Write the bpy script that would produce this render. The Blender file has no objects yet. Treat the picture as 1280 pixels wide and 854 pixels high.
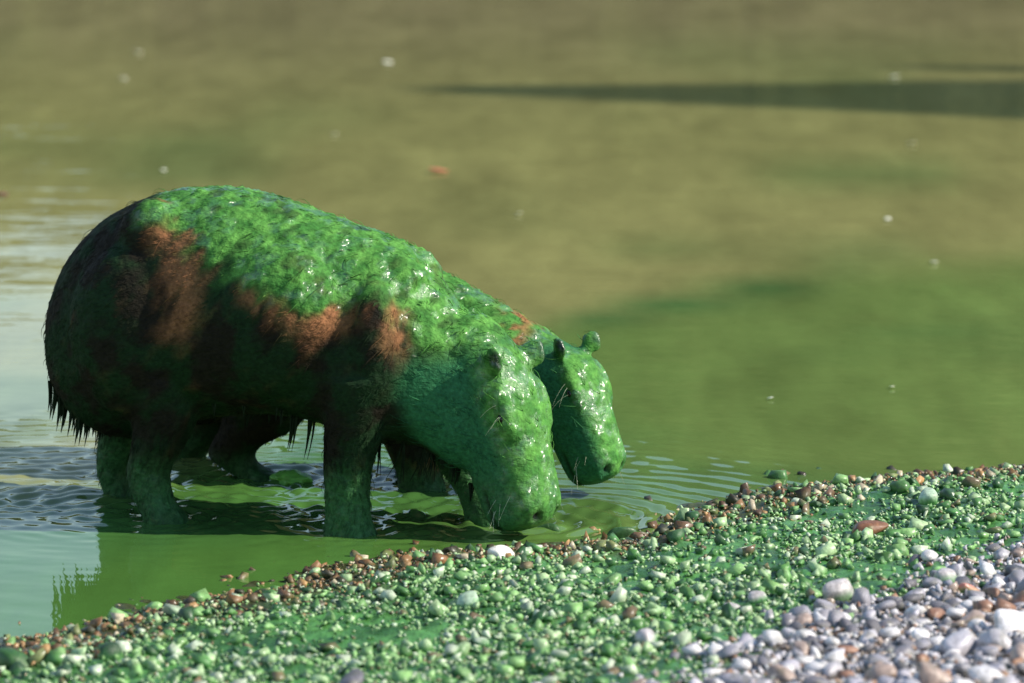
import bpy, bmesh, math, random
import numpy as np
from mathutils import Vector, Matrix

SC = bpy.context.scene
COL = SC.collection
rng = np.random.default_rng(7)
random.seed(7)

# ------------------------------------------------------------------ camera, sky, sun, exposure
F_PX, CAM_H, PITCH = 5600.0, 1.6, math.radians(8.97)      # pixels refer to the 1280 x 854 photograph
cam_data = bpy.data.cameras.new('camera')
cam_data.sensor_width = 36.0
cam_data.lens = 36.0 * F_PX / 1280.0
cam_data.clip_start = 0.1
cam_data.clip_end = 3000.0
cam_data.dof.use_dof = True
cam_data.dof.focus_distance = 8.1
cam_data.dof.aperture_fstop = 4.5
cam = bpy.data.objects.new('camera', cam_data)
cam.location = (0, 0, CAM_H)
cam.rotation_euler = (math.radians(90) - PITCH, 0, 0)
COL.objects.link(cam)
SC.camera = cam

SUN_EL, SUN_AZ = math.radians(37), math.radians(-10)       # azimuth from +X, positive away from the camera
SUN = Vector((math.cos(SUN_EL) * math.cos(SUN_AZ), math.cos(SUN_EL) * math.sin(SUN_AZ), math.sin(SUN_EL)))
world = bpy.data.worlds.new('World')
SC.world = world
world.use_nodes = True
wn = world.node_tree.nodes
sky = wn.new('ShaderNodeTexSky')
sky.sky_type = 'NISHITA'
sky.sun_disc = False
sky.sun_elevation = SUN_EL
sky.sun_rotation = math.pi / 2 - SUN_AZ                   # Blender: 0 = +Y, clockwise from above
sky.air_density = 1.3
sky.dust_density = 0.0
bg = wn['Background']
bg.inputs['Strength'].default_value = 0.13
world.node_tree.links.new(sky.outputs['Color'], bg.inputs['Color'])
sd = bpy.data.lights.new('sun', 'SUN')
sd.energy = 5.0
sd.angle = math.radians(0.53)
sd.color = (1.0, 0.92, 0.79)
so = bpy.data.objects.new('sun', sd)
so.rotation_euler = SUN.to_track_quat('Z', 'Y').to_euler()
so.location = (6, 4, 8)
COL.objects.link(so)
SC.view_settings.view_transform = 'Standard'
SC.view_settings.look = 'None'
SC.view_settings.exposure = 0.48
SC.view_settings.gamma = 1.0
SC.render.engine = 'CYCLES'
SC.cycles.use_denoising = True
SC.cycles.max_bounces = 6


# ------------------------------------------------------------------ helpers
def ray(px, py):
    sp, cp = math.sin(PITCH), math.cos(PITCH)
    a, b = (px - 640) / F_PX, (427 - py) / F_PX
    return np.array((a, cp + b * sp, -sp + b * cp))


def ground(px, py, z=0.0):
    d = ray(px, py)
    t = (z - CAM_H) / d[2]
    return np.array((d[0] * t, d[1] * t, z))


def smooth(a, b, x):
    t = np.clip((x - a) / (b - a), 0, 1)
    return t * t * (3 - 2 * t)


_perm = np.random.default_rng(3).random((64, 64, 64)).astype(np.float32)


def vnoise(p, s=1.0, o=0.0):
    """trilinear value noise in 0..1 at points p (n,3)"""
    q = np.asarray(p, dtype=np.float64) * s + o + 1000.0
    i = np.floor(q).astype(np.int64)
    f = q - i
    f = f * f * (3 - 2 * f)
    i0, i1 = i % 64, (i + 1) % 64
    r = 0
    for dx, ix, wx in ((0, i0[:, 0], 1 - f[:, 0]), (1, i1[:, 0], f[:, 0])):
        for dy, iy, wy in ((0, i0[:, 1], 1 - f[:, 1]), (1, i1[:, 1], f[:, 1])):
            for dz, iz, wz in ((0, i0[:, 2], 1 - f[:, 2]), (1, i1[:, 2], f[:, 2])):
                r = r + _perm[ix, iy, iz] * wx * wy * wz
    return r


def fbm(p, s=1.0, o=0.0, octaves=3):
    r, a, t = 0, 1.0, 0.0
    for k in range(octaves):
        r = r + a * vnoise(p, s * 2 ** k, o + 7.3 * k)
        t += a
        a *= 0.5
    return r / t


def mesh_np(name, verts, faces, smooth_shade=True):
    """faces: (n,3) or (n,4) int array or list"""
    me = bpy.data.meshes.new(name)
    verts = np.asarray(verts, dtype=np.float32)
    faces = np.asarray(faces, dtype=np.int32)
    n, k = faces.shape
    me.vertices.add(len(verts))
    me.vertices.foreach_set('co', verts.ravel())
    me.loops.add(n * k)
    me.loops.foreach_set('vertex_index', faces.ravel())
    me.polygons.add(n)
    me.polygons.foreach_set('loop_start', np.arange(0, n * k, k, dtype=np.int32))
    me.polygons.foreach_set('loop_total', np.full(n, k, dtype=np.int32))
    if smooth_shade:
        me.polygons.foreach_set('use_smooth', np.ones(n, dtype=bool))
    me.update(calc_edges=True)
    return me


def set_col(me, rgb, name='col'):
    a = me.color_attributes.new(name, 'FLOAT_COLOR', 'POINT')
    c = np.ones((len(me.vertices), 4), dtype=np.float32)
    c[:, :3] = rgb
    a.data.foreach_set('color', c.ravel())


def link(name, me, mat=None, parent=None, **props):
    o = bpy.data.objects.new(name, me)
    COL.objects.link(o)
    if mat is not None and me is not None and len(me.materials) == 0:
        me.materials.append(mat)
    if parent is not None:
        o.parent = parent
    for k, v in props.items():
        if v is not None:
            o[k] = v
    return o


class NT:
    """small node-tree writer"""
    def __init__(self, name):
        self.m = bpy.data.materials.new(name)
        self.m.use_nodes = True
        self.t = self.m.node_tree
        self.b = self.t.nodes['Principled BSDF']

    def n(self, typ, **kw):
        nd = self.t.nodes.new(typ)
        for k, v in kw.items():
            if k in nd.inputs:
                nd.inputs[k].default_value = v
            else:
                setattr(nd, k, v)
        return nd

    def l(self, a, b):
        self.t.links.new(a, b)

    def attr(self, name='col'):
        return self.n('ShaderNodeAttribute', attribute_name=name).outputs['Color']

    def noise(self, scale, detail=3.0, rough=0.5, vec=None):
        nd = self.n('ShaderNodeTexNoise')
        nd.inputs['Scale'].default_value = scale
        nd.inputs['Detail'].default_value = detail
        nd.inputs['Roughness'].default_value = rough
        if vec is not None:
            self.l(vec, nd.inputs['Vector'])
        return nd.outputs['Fac']

    def pos(self, scale=(1, 1, 1)):
        tc = self.n('ShaderNodeTexCoord')
        mp = self.n('ShaderNodeMapping')
        mp.inputs['Scale'].default_value = scale
        self.l(tc.outputs['Object'], mp.inputs['Vector'])
        return mp.outputs['Vector']

    def rng(self, fac, a, b, c, d):
        nd = self.n('ShaderNodeMapRange')
        self.l(fac, nd.inputs['Value'])
        for i, v in zip((1, 2, 3, 4), (a, b, c, d)):
            nd.inputs[i].default_value = v
        return nd.outputs['Result']

    def mul(self, col, fac):
        nd = self.n('ShaderNodeMix', data_type='RGBA', blend_type='MULTIPLY')
        nd.inputs[0].default_value = 1.0
        self.l(col, nd.inputs[6])
        self.l(fac, nd.inputs[7])
        return nd.outputs[2]

    def mix(self, fac, a, b):
        nd = self.n('ShaderNodeMix', data_type='RGBA')
        self.l(fac, nd.inputs[0])
        for i, v in ((6, a), (7, b)):
            if isinstance(v, tuple):
                nd.inputs[i].default_value = (*v, 1.0)
            else:
                self.l(v, nd.inputs[i])
        return nd.outputs[2]

    def bump(self, h, strength, dist, prev=None):
        nd = self.n('ShaderNodeBump')
        nd.inputs['Strength'].default_value = strength
        nd.inputs['Distance'].default_value = dist
        self.l(h, nd.inputs['Height'])
        if prev is not None:
            self.l(prev, nd.inputs['Normal'])
        return nd.outputs['Normal']

    def out(self, col=None, rough=None, normal=None, spec=None, coat=None, coat_rough=None, ior=None):
        for k, v in (('Base Color', col), ('Roughness', rough), ('Normal', normal), ('Specular IOR Level', spec),
                     ('Coat Weight', coat), ('Coat Roughness', coat_rough), ('IOR', ior)):
            if v is None:
                continue
            if isinstance(v, (int, float)):
                self.b.inputs[k].default_value = v
            elif isinstance(v, tuple):
                self.b.inputs[k].default_value = (*v, 1.0)
            else:
                self.l(v, self.b.inputs[k])
        return self.m


# ------------------------------------------------------------------ materials
def mat_water():
    t = NT('algae water')
    p = t.pos((1, 1, 1))
    c = t.mul(t.attr(), t.rng(t.noise(1.5, 5, 0.65, t.pos((1.6, 0.45, 1))), 0.25, 0.75, 0.72, 1.25))
    c = t.mul(c, t.rng(t.noise(6.0, 3, 0.6, t.pos((1.5, 0.3, 1))), 0.3, 0.7, 0.88, 1.12))
    rip = t.n('ShaderNodeAttribute', attribute_name='chop').outputs['Fac']
    h1 = t.noise(14.0, 2, 0.5, t.pos((0.5, 1.0, 1)))
    h2 = t.noise(2.2, 3, 0.55, t.pos((0.5, 1.0, 1)))
    b1 = t.n('ShaderNodeBump')
    b1.inputs['Distance'].default_value = 0.004
    t.l(rip, b1.inputs['Strength'])
    t.l(h1, b1.inputs['Height'])
    b2 = t.n('ShaderNodeBump')
    b2.inputs['Distance'].default_value = 0.02
    t.l(rip, b2.inputs['Strength'])
    t.l(h2, b2.inputs['Height'])
    t.l(b1.outputs['Normal'], b2.inputs['Normal'])
    return t.out(c, 0.03, b2.outputs['Normal'], ior=1.33)


def mat_beach():
    t = NT('slimy gravel ground')
    p = t.pos()
    c = t.mul(t.attr(), t.rng(t.noise(60, 4, 0.6, p), 0.3, 0.7, 0.55, 1.35))
    nb = t.bump(t.noise(90, 3, 0.6, p), 0.6, 0.006)
    rg = t.rng(t.noise(25, 2, 0.5, p), 0.35, 0.65, 0.12, 0.5)
    return t.out(c, rg, nb)


def mat_stone():
    t = NT('shore stone')
    p = t.pos()
    c = t.mul(t.attr(), t.rng(t.noise(120, 4, 0.65, p), 0.3, 0.7, 0.6, 1.3))
    nb = t.bump(t.noise(180, 3, 0.6, p), 0.35, 0.002)
    return t.out(c, t.rng(t.noise(50, 2, 0.5, p), 0.35, 0.65, 0.25, 0.6), nb)


def mat_hide(name, gloss, bump_s, crough):
    t = NT(name)
    p = t.pos()
    c = t.mul(t.attr(), t.rng(t.noise(140, 3, 0.6, p), 0.3, 0.7, 0.65, 1.3))
    # short wet hair: noise stretched along the body
    nb = t.bump(t.noise(1.0, 3, 0.6, t.pos((70, 170, 170))), bump_s, 0.006)
    nb = t.bump(t.noise(45, 3, 0.55, p), bump_s, 0.012, nb)
    wet = t.n('ShaderNodeAttribute', attribute_name='wet').outputs['Fac']
    rg = t.rng(wet, 0.0, 1.0, 0.75, 0.40)
    ct = t.rng(wet, 0.1, 1.0, 0.0, gloss)
    cn = t.bump(t.noise(36, 1.5, 0.4, p), 1.0, 0.026)
    t.l(cn, t.b.inputs['Coat Normal'])
    return t.out(c, rg, nb, spec=t.rng(wet, 0.1, 1.0, 0.12, 0.4), coat=ct, coat_rough=crough)


def mat_plain(name, col, rough, spec=0.5):
    t = NT(name)
    c = t.mix(t.rng(t.noise(80, 3, 0.6, t.pos()), 0.3, 0.7, 0, 1), tuple(0.75 * v for v in col), tuple(min(1, 1.2 * v) for v in col))
    return t.out(c, rough, spec=spec)


M_WATER, M_BEACH, M_STONE = mat_water(), mat_beach(), mat_stone()
M_HIDE = mat_hide('algae coated hide', 0.9, 0.42, .26)
M_FUR = mat_hide('wet fur', 0.25, 0.2, .25)
M_EYE = mat_plain('eye', (0.006, 0.005, 0.004), 0.08)
M_WHISKER = mat_plain('whisker', (0.45, 0.50, 0.34), 0.4)
M_CLAW = mat_plain('claw', (0.03, 0.028, 0.02), 0.4)

# ------------------------------------------------------------------ shoreline
SHORE_PX = [(-700, 930), (-200, 835), (0, 818), (120, 788), (240, 758), (360, 730), (480, 704), (600, 688), (700, 682), (800, 664), (900, 634),
            (1000, 612), (1120, 600), (1280, 582), (1500, 548), (1900, 510)]
SHORE = np.array([ground(*q)[:2] for q in SHORE_PX])
SHORE = np.vstack([(-60, SHORE[0, 1] - 30), SHORE, (70, SHORE[-1, 1] + 40)])


def shore_dist(x, y):
    """signed distance to the shoreline, positive on land (camera side)"""
    x = np.asarray(x, float)
    y = np.asarray(y, float)
    best = np.full(x.shape, 1e9)
    sign = np.ones(x.shape)
    for a, b in zip(SHORE[:-1], SHORE[1:]):
        d = b - a
        t = np.clip(((x - a[0]) * d[0] + (y - a[1]) * d[1]) / (d @ d), 0, 1)
        dx, dy = x - a[0] - t * d[0], y - a[1] - t * d[1]
        r = np.hypot(dx, dy)
        s = np.where(d[0] * (y - a[1]) - d[1] * (x - a[0]) > 0, -1.0, 1.0)
        m = r < best
        best = np.where(m, r, best)
        sign = np.where(m, s, sign)
    p = np.stack([np.ravel(x), np.ravel(y), np.zeros(x.size)], 1)
    w = (fbm(p, 5.5, 41, 3).reshape(x.shape) - .5) * .20 * smooth(1.2, .2, best)
    return best * sign + w


CLEAN = np.array([ground(*q)[:2] for q in ((300, 1000), (800, 935), (910, 885), (1005, 812), (1070, 792), (1150, 772), (1280, 704), (1500, 600), (1900, 520))])


def clean_dist(x, y):
    """positive on the side of the bare clean stones"""
    return np.interp(x, CLEAN[:, 0], CLEAN[:, 1]) - np.asarray(y)


def beach_z(x, y):
    s = shore_dist(x, y)
    p = np.stack([np.ravel(x), np.ravel(y), np.zeros(np.size(x))], 1)
    n1 = fbm(p, 6.0, 3.0, 3).reshape(np.shape(x)) - 0.5
    n2 = fbm(p, 34.0, 9.0, 2).reshape(np.shape(x)) - 0.5
    up = 0.02 * np.clip(s, 0, 0.12) / 0.12 + 0.035 * np.clip(s - 0.1, 0, 6) + 0.04 * np.clip(s - 0.75, 0, 1.2)
    dn = 0.10 * np.clip(s, -1.5, 0) + 0.03 * np.clip(s + 1.5, -40, 0)
    near = smooth(12, 3, np.abs(s))
    return up + dn + (0.026 * n1 + 0.020 * n2) * near * smooth(-0.5, 0.15, s)


# ------------------------------------------------------------------ the setting: beach, water, far bank
def axis(lo, hi, step, ends):
    a = list(np.arange(lo, hi + 1e-6, step))
    d = step
    x = hi
    while x < ends[1]:
        d *= 1.18
        x += d
        a.append(x)
    d, x = step, lo
    while x > ends[0]:
        d *= 1.18
        x -= d
        a.insert(0, x)
    return np.array(a)


def grid(xs, ys):
    X, Y = np.meshgrid(xs, ys)
    nx, ny = len(xs), len(ys)
    i = np.arange(nx * ny).reshape(ny, nx)
    f = np.stack([i[:-1, :-1], i[:-1, 1:], i[1:, 1:], i[1:, :-1]], -1).reshape(-1, 4)
    return X, Y, f


def lin(r, g, b):
    return np.array((r, g, b), dtype=float)


def build_beach():
    X, Y, f = grid(axis(-1.1, 1.6, 0.012, (-90, 90)), axis(6.3, 9.4, 0.012, (-40, 60)))
    Z = beach_z(X, Y)
    s = shore_dist(X, Y).ravel()
    P = np.stack([X.ravel(), Y.ravel(), np.zeros(X.size)], 1)
    n = fbm(P, 9, 1, 3)
    n2 = fbm(P, 30, 4, 2)
    green = lin(0.075, 0.22, 0.055)
    deep = lin(0.032, 0.11, 0.028)
    mud = lin(0.055, 0.05, 0.022)
    gravel = lin(0.09, 0.075, 0.07)
    g = smooth(0.35, 0.6, n)[:, None]
    c = deep * (1 - g) + green * g
    w = (smooth(0.26, 0.10, s + 0.14 * (n2 - 0.5)) * 0.85)[:, None]
    c = c * (1 - w) + mud * w
    k = smooth(-0.04, 0.16, clean_dist(X, Y).ravel() + 0.5 * (n - 0.5) + .3 * (n2 - .5))[:, None]
    c = c * (1 - k) + gravel * k
    me = mesh_np('gravel_beach', np.stack([X.ravel(), Y.ravel(), Z.ravel()], 1), f)
    set_col(me, c)
    return link('gravel_beach', me, M_BEACH, kind='structure')


BEACH = build_beach()

RINGS = []                                                   # filled: (x, y, amp, wavelength, reach, phase)
for (qx, qy, amp, lam, reach) in ((660, 655, 0.0036, 0.050, 0.26), (200, 648, 0.0015, 0.042, 0.30), (140, 640, 0.0014, 0.037, 0.28), (435, 652, 0.0014, 0.038, 0.25),
                                  (600, 655, 0.0024, 0.034, 0.10), (600, 632, 0.0013, 0.036, 0.20), (345, 602, 0.0016, 0.041, 0.30), (30, 615, 0.0014, 0.05, 0.4), (530, 605, 0.0012, 0.040, 0.25)):
    g_ = ground(qx, qy)
    RINGS.append((g_[0], g_[1], amp, lam, reach, random.random() * 6.28))


def build_water():
    X, Y, f = grid(axis(-1.15, 0.75, 0.0062, (-900, 900)), axis(7.0, 9.2, 0.0062, (-5, 1500)))
    x, y = X.ravel(), Y.ravel()
    P = np.stack([x, y, np.zeros(x.size)], 1)
    fade = smooth(9.6, 8.5, y) * smooth(1.0, 0.4, x)
    nearside = smooth(-0.25, 0.25, y - (7.95 - 0.23 * (x + 0.3)))
    z = np.zeros(x.size)
    for (cx, cy, amp, lam, reach, ph) in RINGS:
        lam, amp = lam * 1.2, amp * 1.3
        r = np.hypot(x - cx, y - cy) + 0.03 * (vnoise(P, 9, cx) - 0.5)
        z += 1.3 * amp * np.sin(2 * math.pi * r / lam + ph) * np.exp(-r / reach)
    wx = x + .05 * vnoise(P, 7, 13)
    wy = y + .05 * vnoise(P, 7, 17)
    q1 = np.stack([(wx * .92 + wy * .39) * .42, wy * .92 - wx * .39, x * 0 + .3 * wx], 1)
    q2 = np.stack([(wx * .95 - wy * .31) * .42, wy * .95 + wx * .31, x * 0 + .2 * wy], 1)
    small = (fbm(q1, 27, 2, 2) + fbm(q2, 33, 6, 2) - 1.0) * 0.0034
    small2 = (fbm(q2 * .6, 13, 5, 2) - 0.5) * 0.006
    z = (z + small * smooth(0.5, -0.2, x)) * fade * (0.07 + 0.93 * nearside) + small2 * (0.35 + 0.3 * nearside) * fade
    # algae density
    olive = lin(0.245, 0.238, 0.088)
    brown = lin(0.215, 0.185, 0.095)
    green = lin(0.068, 0.165, 0.032)
    dark = lin(0.034, 0.115, 0.032)
    edge = np.array([ground(*q)[:2] for q in ((-300, 655), (60, 620), (300, 560), (560, 470), (690, 405), (860, 378), (980, 355), (1060, 345), (1280, 330), (1600, 300))])
    yb = np.interp(x, edge[:, 0], edge[:, 1])
    wob = 0.5 * (fbm(np.stack([x * 0.6, y * 0.35, x * 0], 1), 3.0, 21, 3) - 0.5)
    gfac = (0.72 + 0.28 * smooth(0.5, -0.3, x)) * smooth(0.45, -0.35, (y - yb) + wob)
    far = smooth(14, 20, y)
    c = olive[None] * (1 - far[:, None]) + brown[None] * far[:, None]
    c = c * (1 - gfac[:, None]) + green[None] * gfac[:, None]
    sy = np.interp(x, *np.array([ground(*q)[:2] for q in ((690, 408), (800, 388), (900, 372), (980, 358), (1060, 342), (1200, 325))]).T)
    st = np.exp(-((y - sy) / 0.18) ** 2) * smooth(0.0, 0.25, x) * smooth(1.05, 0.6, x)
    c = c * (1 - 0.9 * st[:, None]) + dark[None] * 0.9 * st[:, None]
    st2 = (smooth(0.55, 0.72, fbm(np.stack([x * 0.4, y * 0.5, x * 0], 1), 2.2, 33, 3)) * 0.5 * (1 - far))[:, None]
    c = c * (1 - st2) + dark[None] * st2
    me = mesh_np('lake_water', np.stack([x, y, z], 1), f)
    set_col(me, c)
    ch = me.attributes.new('chop', 'FLOAT', 'POINT')
    gust = 0
    for (qx, qy, rx, ry) in ((605, 158, .22, .55), (40, 292, .25, .6), (10, 160, .3, .6), (760, 360, .2, .4)):
        gq = ground(qx, qy)
        gust = gust + .28 * np.exp(-((x - gq[0]) / rx) ** 2 - ((y - gq[1]) / ry) ** 2)
    ch.data.foreach_set('value', (gust + 0.06 + 0.14 * smooth(8.6, 10.5, y)).astype(np.float32))
    return link('lake_water', me, M_WATER, kind='structure')


WATER = build_water()


def build_far_bank():
    xs = np.concatenate([np.linspace(-400, -60, 30), np.linspace(-58, 58, 160), np.linspace(60, 400, 30)])
    ys = np.concatenate([np.linspace(44, 72, 46), np.linspace(76, 160, 18)])
    X, Y, f = grid(xs, ys)
    P = np.stack([X.ravel(), Y.ravel(), np.zeros(X.size)], 1)
    ridge = 6.2 + 5.4 * smooth(-5.5, 1.5, X) + 2.0 * smooth(20, 60, np.abs(X))
    prof = smooth(44, 52, Y)
    lump = fbm(P, 0.28, 1, 3).reshape(X.shape)
    Z = -0.6 + prof * ridge * (0.70 + 0.55 * lump) + 0.02 * np.clip(Y - 70, 0, 100)
    me = mesh_np('far_bank', np.stack([X.ravel(), Y.ravel(), Z.ravel()], 1), f)
    n = fbm(P, 0.5, 8, 3)[:, None]
    low = smooth(2.2, 0.4, Z).ravel()[:, None]
    c = lin(0.05, 0.065, 0.02) * (1 - n) + lin(0.12, 0.12, 0.045) * n
    c = c * (1 - low) + lin(0.15, 0.11, 0.07) * low
    set_col(me, c)
    t = NT('far woodland')
    m = t.out(t.mul(t.attr(), t.rng(t.noise(1.5, 5, 0.7, t.pos()), 0.3, 0.7, 0.5, 1.4)), 0.9, t.bump(t.noise(2.0, 4, 0.7, t.pos()), 1.0, 0.6), spec=0.1)
    link('far_bank', me, m, kind='structure')


build_far_bank()


# ------------------------------------------------------------------ capybaras
def loft(rings):
    """rings: list of (k,3) arrays -> closed verts, tri+quad faces as triangles"""
    k = len(rings[0])
    v = np.vstack(rings + [rings[0].mean(0)[None], rings[-1].mean(0)[None]])
    f = []
    for i in range(len(rings) - 1):
        for j in range(k):
            a, b = i * k + j, i * k + (j + 1) % k
            c, d = b + k, a + k
            f += [(a, b, c), (a, c, d)]
    c0, c1 = len(v) - 2, len(v) - 1
    n = (len(rings) - 1) * k
    for j in range(k):
        f += [(c0, (j + 1) % k, j), (c1, n + j, n + (j + 1) % k)]
    return v, f


def catmull(rows, m=4):
    """resample station rows (n, q) with a Catmull-Rom spline"""
    r = np.asarray(rows, float)
    p = np.vstack([2 * r[0] - r[1], r, 2 * r[-1] - r[-2]])
    out = []
    for i in range(1, len(p) - 2):
        for t in np.linspace(0, 1, m, endpoint=False):
            a, b, c, d = p[i - 1], p[i], p[i + 1], p[i + 2]
            out.append(0.5 * (2 * b + (c - a) * t + (2 * a - 5 * b + 4 * c - d) * t * t + (3 * b - a - 3 * c + d) * t ** 3))
    out.append(r[-1])
    return np.array(out)


ANG = np.linspace(0, 2 * math.pi, 28, endpoint=False)


def sup(v, e):
    return np.sign(v) * np.abs(v) ** e


def ellipsoid(c, r, rot=None, nu=14, nv=20):
    th = np.linspace(0.12, math.pi - 0.12, nu)
    rings = []
    for t in th:
        a = np.linspace(0, 2 * math.pi, nv, endpoint=False)
        p = np.stack([np.sin(t) * np.cos(a) * r[0], np.sin(t) * np.sin(a) * r[1], np.full(nv, np.cos(t) * r[2])], 1)
        if rot is not None:
            p = p @ np.asarray(rot).T
        rings.append(p + np.asarray(c))
    return loft(rings)


YAW = math.radians(20)                                       # both bodies turn a little towards the camera
AX0 = ground(300, 652)                                       # a point under the near animal's spine
AX0 = np.array((AX0[0], 8.10, 0.0))
FW = np.array((math.cos(YAW), -math.sin(YAW), 0.0))
LT = np.array((math.sin(YAW), math.cos(YAW), 0.0))           # away from the camera


AX1 = AX0 + np.array((.15, .40, 0.0))                        # the second animal's base


def loc(px, py, lat=0.0, base=None):
    """pixel -> (x, z) in the animal's own frame, on its vertical plane at lateral offset lat"""
    b0 = AX0 if base is None else base
    d = ray(px, py)
    p0 = b0 + LT * lat
    o = np.array((0, 0, CAM_H))
    t = ((p0 - o) @ LT) / (d @ LT)
    p = o + d * t
    return float((p - b0) @ FW), float(p[2])


BODY_PX = [  # top px, bottom px, half width
    (70, 398, 72, 448, .045), (79, 350, 84, 490, .085), (98, 312, 108, 522, .118), (128, 278, 138, 540, .145), (165, 254, 172, 545, .168),
    (210, 239, 215, 536, .176), (258, 234, 262, 522, .182), (312, 239, 312, 516, .185), (368, 256, 362, 517, .182), (425, 276, 415, 528, .168),
    (475, 294, 462, 550, .156), (510, 310, 500, 553, .138), (538, 340, 530, 556, .116), (566, 376, 556, 572, .102), (596, 412, 580, 586, .092), (620, 446, 600, 590, .078)]


BODY_FAR_PX = [
    (150, 420, 152, 470, .04), (165, 370, 170, 500, .08), (190, 330, 195, 520, .11), (225, 300, 228, 528, .128), (265, 280, 268, 528, .14), (310, 268, 312, 520, .147),
    (360, 266, 360, 512, .15), (410, 272, 405, 512, .15), (460, 294, 450, 518, .13), (510, 320, 500, 528, .115), (565, 348, 548, 540, .095), (620, 377, 595, 552, .085), (662, 402, 632, 562, .08), (688, 430, 655, 566, .07)]


def body_rings(stations, base):
    rows = []
    for (tx, ty, bx, by, w) in stations:
        a, b = loc(tx, ty, 0, base), loc(bx, by, 0, base)
        rows.append((a[0], a[1], b[0], b[1], w))
    rows = catmull(rows, 3)
    rings = []
    for (ax, az, bx, bz, w) in rows:
        cx, cz = (ax + bx) / 2, (az + bz) / 2
        hx, hz = (ax - bx) / 2, (az - bz) / 2
        co, si = np.cos(ANG), np.sin(ANG)
        wide = w * (1 - 0.10 * si)                           # a little broader low down
        s2 = sup(si, 0.92)
        rings.append(np.stack([cx + hx * s2, wide * sup(co, 0.92), cz + hz * s2], 1))
    return rings, rows


def leg_rings(rows, lat, k, base):
    """rows: (px, py, half px, half width m)"""
    out = []
    R = []
    for (qx, qy, hp, hw) in rows:
        x, z = loc(qx, qy, lat, base)
        R.append((x, z, hp / 690.0, hw * k))
    R = catmull(R, 3)
    for (x, z, hx, hw) in R:
        out.append(np.stack([x + hx * np.cos(ANG), lat + hw * np.sin(ANG), np.full(len(ANG), z)], 1))
    return out


def foot_parts(x, z, lat, long_=0.075, n=3):
    """toes as tapered capsules under water level, spread forward"""
    out = []
    for k in range(n):
        a = (k - (n - 1) / 2) * 0.42
        rings = []
        for t in np.linspace(0, 1, 6):
            r = 0.021 * (1 - 0.45 * t)
            c = np.array((x + 0.01 + long_ * t * math.cos(a), lat + long_ * t * math.sin(a) * 0.9, z - 0.012 * t))
            d = np.array((math.cos(a), math.sin(a) * 0.9, 0))
            s = np.array((-math.sin(a), math.cos(a), 0))
            rings.append((c + np.outer(np.cos(ANG) * r, s) + np.outer(np.sin(ANG) * r * 0.8, (0, 0, 1))))
        out.append(loft(rings))
    return out


class Head:
    def __init__(self, O, pitch, yaw, scale, roll=0.0, nape=0.0):
        self.nape = nape
        p, y = math.radians(pitch), math.radians(yaw)
        self.O = np.asarray(O, float)
        self.u = np.array((math.cos(p) * math.cos(y), -math.cos(p) * math.sin(y), -math.sin(p)))
        self.v = np.array((math.sin(p) * math.cos(y), -math.sin(p) * math.sin(y), math.cos(p)))
        self.w = np.cross(self.u, self.v)                    # towards the near side if negative local y
        if roll:
            r = math.radians(roll)
            v, w = self.v, self.w
            self.v, self.w = v * math.cos(r) + w * math.sin(r), w * math.cos(r) - v * math.sin(r)
        self.s = scale

    def P(self, u, v, w):
        return self.O + self.s * (u * self.u + v * self.v + w * self.w)

    def inv(self, p):
        d = (p - self.O) / self.s
        return d @ self.u, d @ self.v, d @ self.w


HEAD_ST = [  # u, top v, bottom v, half width, boxiness
    (-.10, .006, -.130, .072, 1.0), (-.05, .042, -.128, .082, .95), (.00, .066, -.122, .080, .9), (.045, .078, -.116, .081, .82), (.09, .081, -.106, .079, .76),
    (.135, .079, -.094, .076, .75), (.18, .073, -.082, .069, .72), (.225, .068, -.075, .066, .66), (.262, .064, -.069, .064, .64), (.290, .055, -.062, .058, .68), (.306, .040, -.048, .044, .8), (.312, .014, -.022, .018, 1.0)]


def head_parts(h):
    rows = catmull([(r[0], r[1] - h.nape * float(smooth(.05, -.06, r[0])), *r[2:]) for r in HEAD_ST], 3)
    rings = []
    for (u, t, b, w, e) in rows:
        co, si = np.cos(ANG), np.sin(ANG)
        vv = (t + b) / 2 + (t - b) / 2 * sup(si, e)
        ww = w * sup(co, e) * (1 + 0.06 * -si)
        rings.append(h.P(0, 0, 0) + h.s * (u * h.u[None] + vv[:, None] * h.v + ww[:, None] * h.w))
    out = [loft(rings)]
    R = np.stack([h.u, h.v, h.w], 1)
    for sg in (-1, 1):
        out.append(ellipsoid(h.P(.092, .052, sg * .054), np.array((.060, .022, .022)) * h.s, R))      # brow over the eye
        out.append(ellipsoid(h.P(.03, -.045, sg * .062), np.array((.080, .055, .030)) * h.s, R))      # cheek muscle
        out.append(ellipsoid(h.P(.262, .022, sg * .028), np.array((.042, .040, .034)) * h.s, R))      # muzzle pad
        # ear: a thick rounded flap, leaning back and out
        er = Matrix.Rotation(math.radians(32 * sg), 3, Vector(h.u)) @ Matrix.Rotation(math.radians(30), 3, Vector(h.w))
        er = np.array(er) @ R
        out.append(ellipsoid(h.P(-.004, .062, sg * .062), np.array((.027, .031, .0115)) * h.s, er))
    return out


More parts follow.
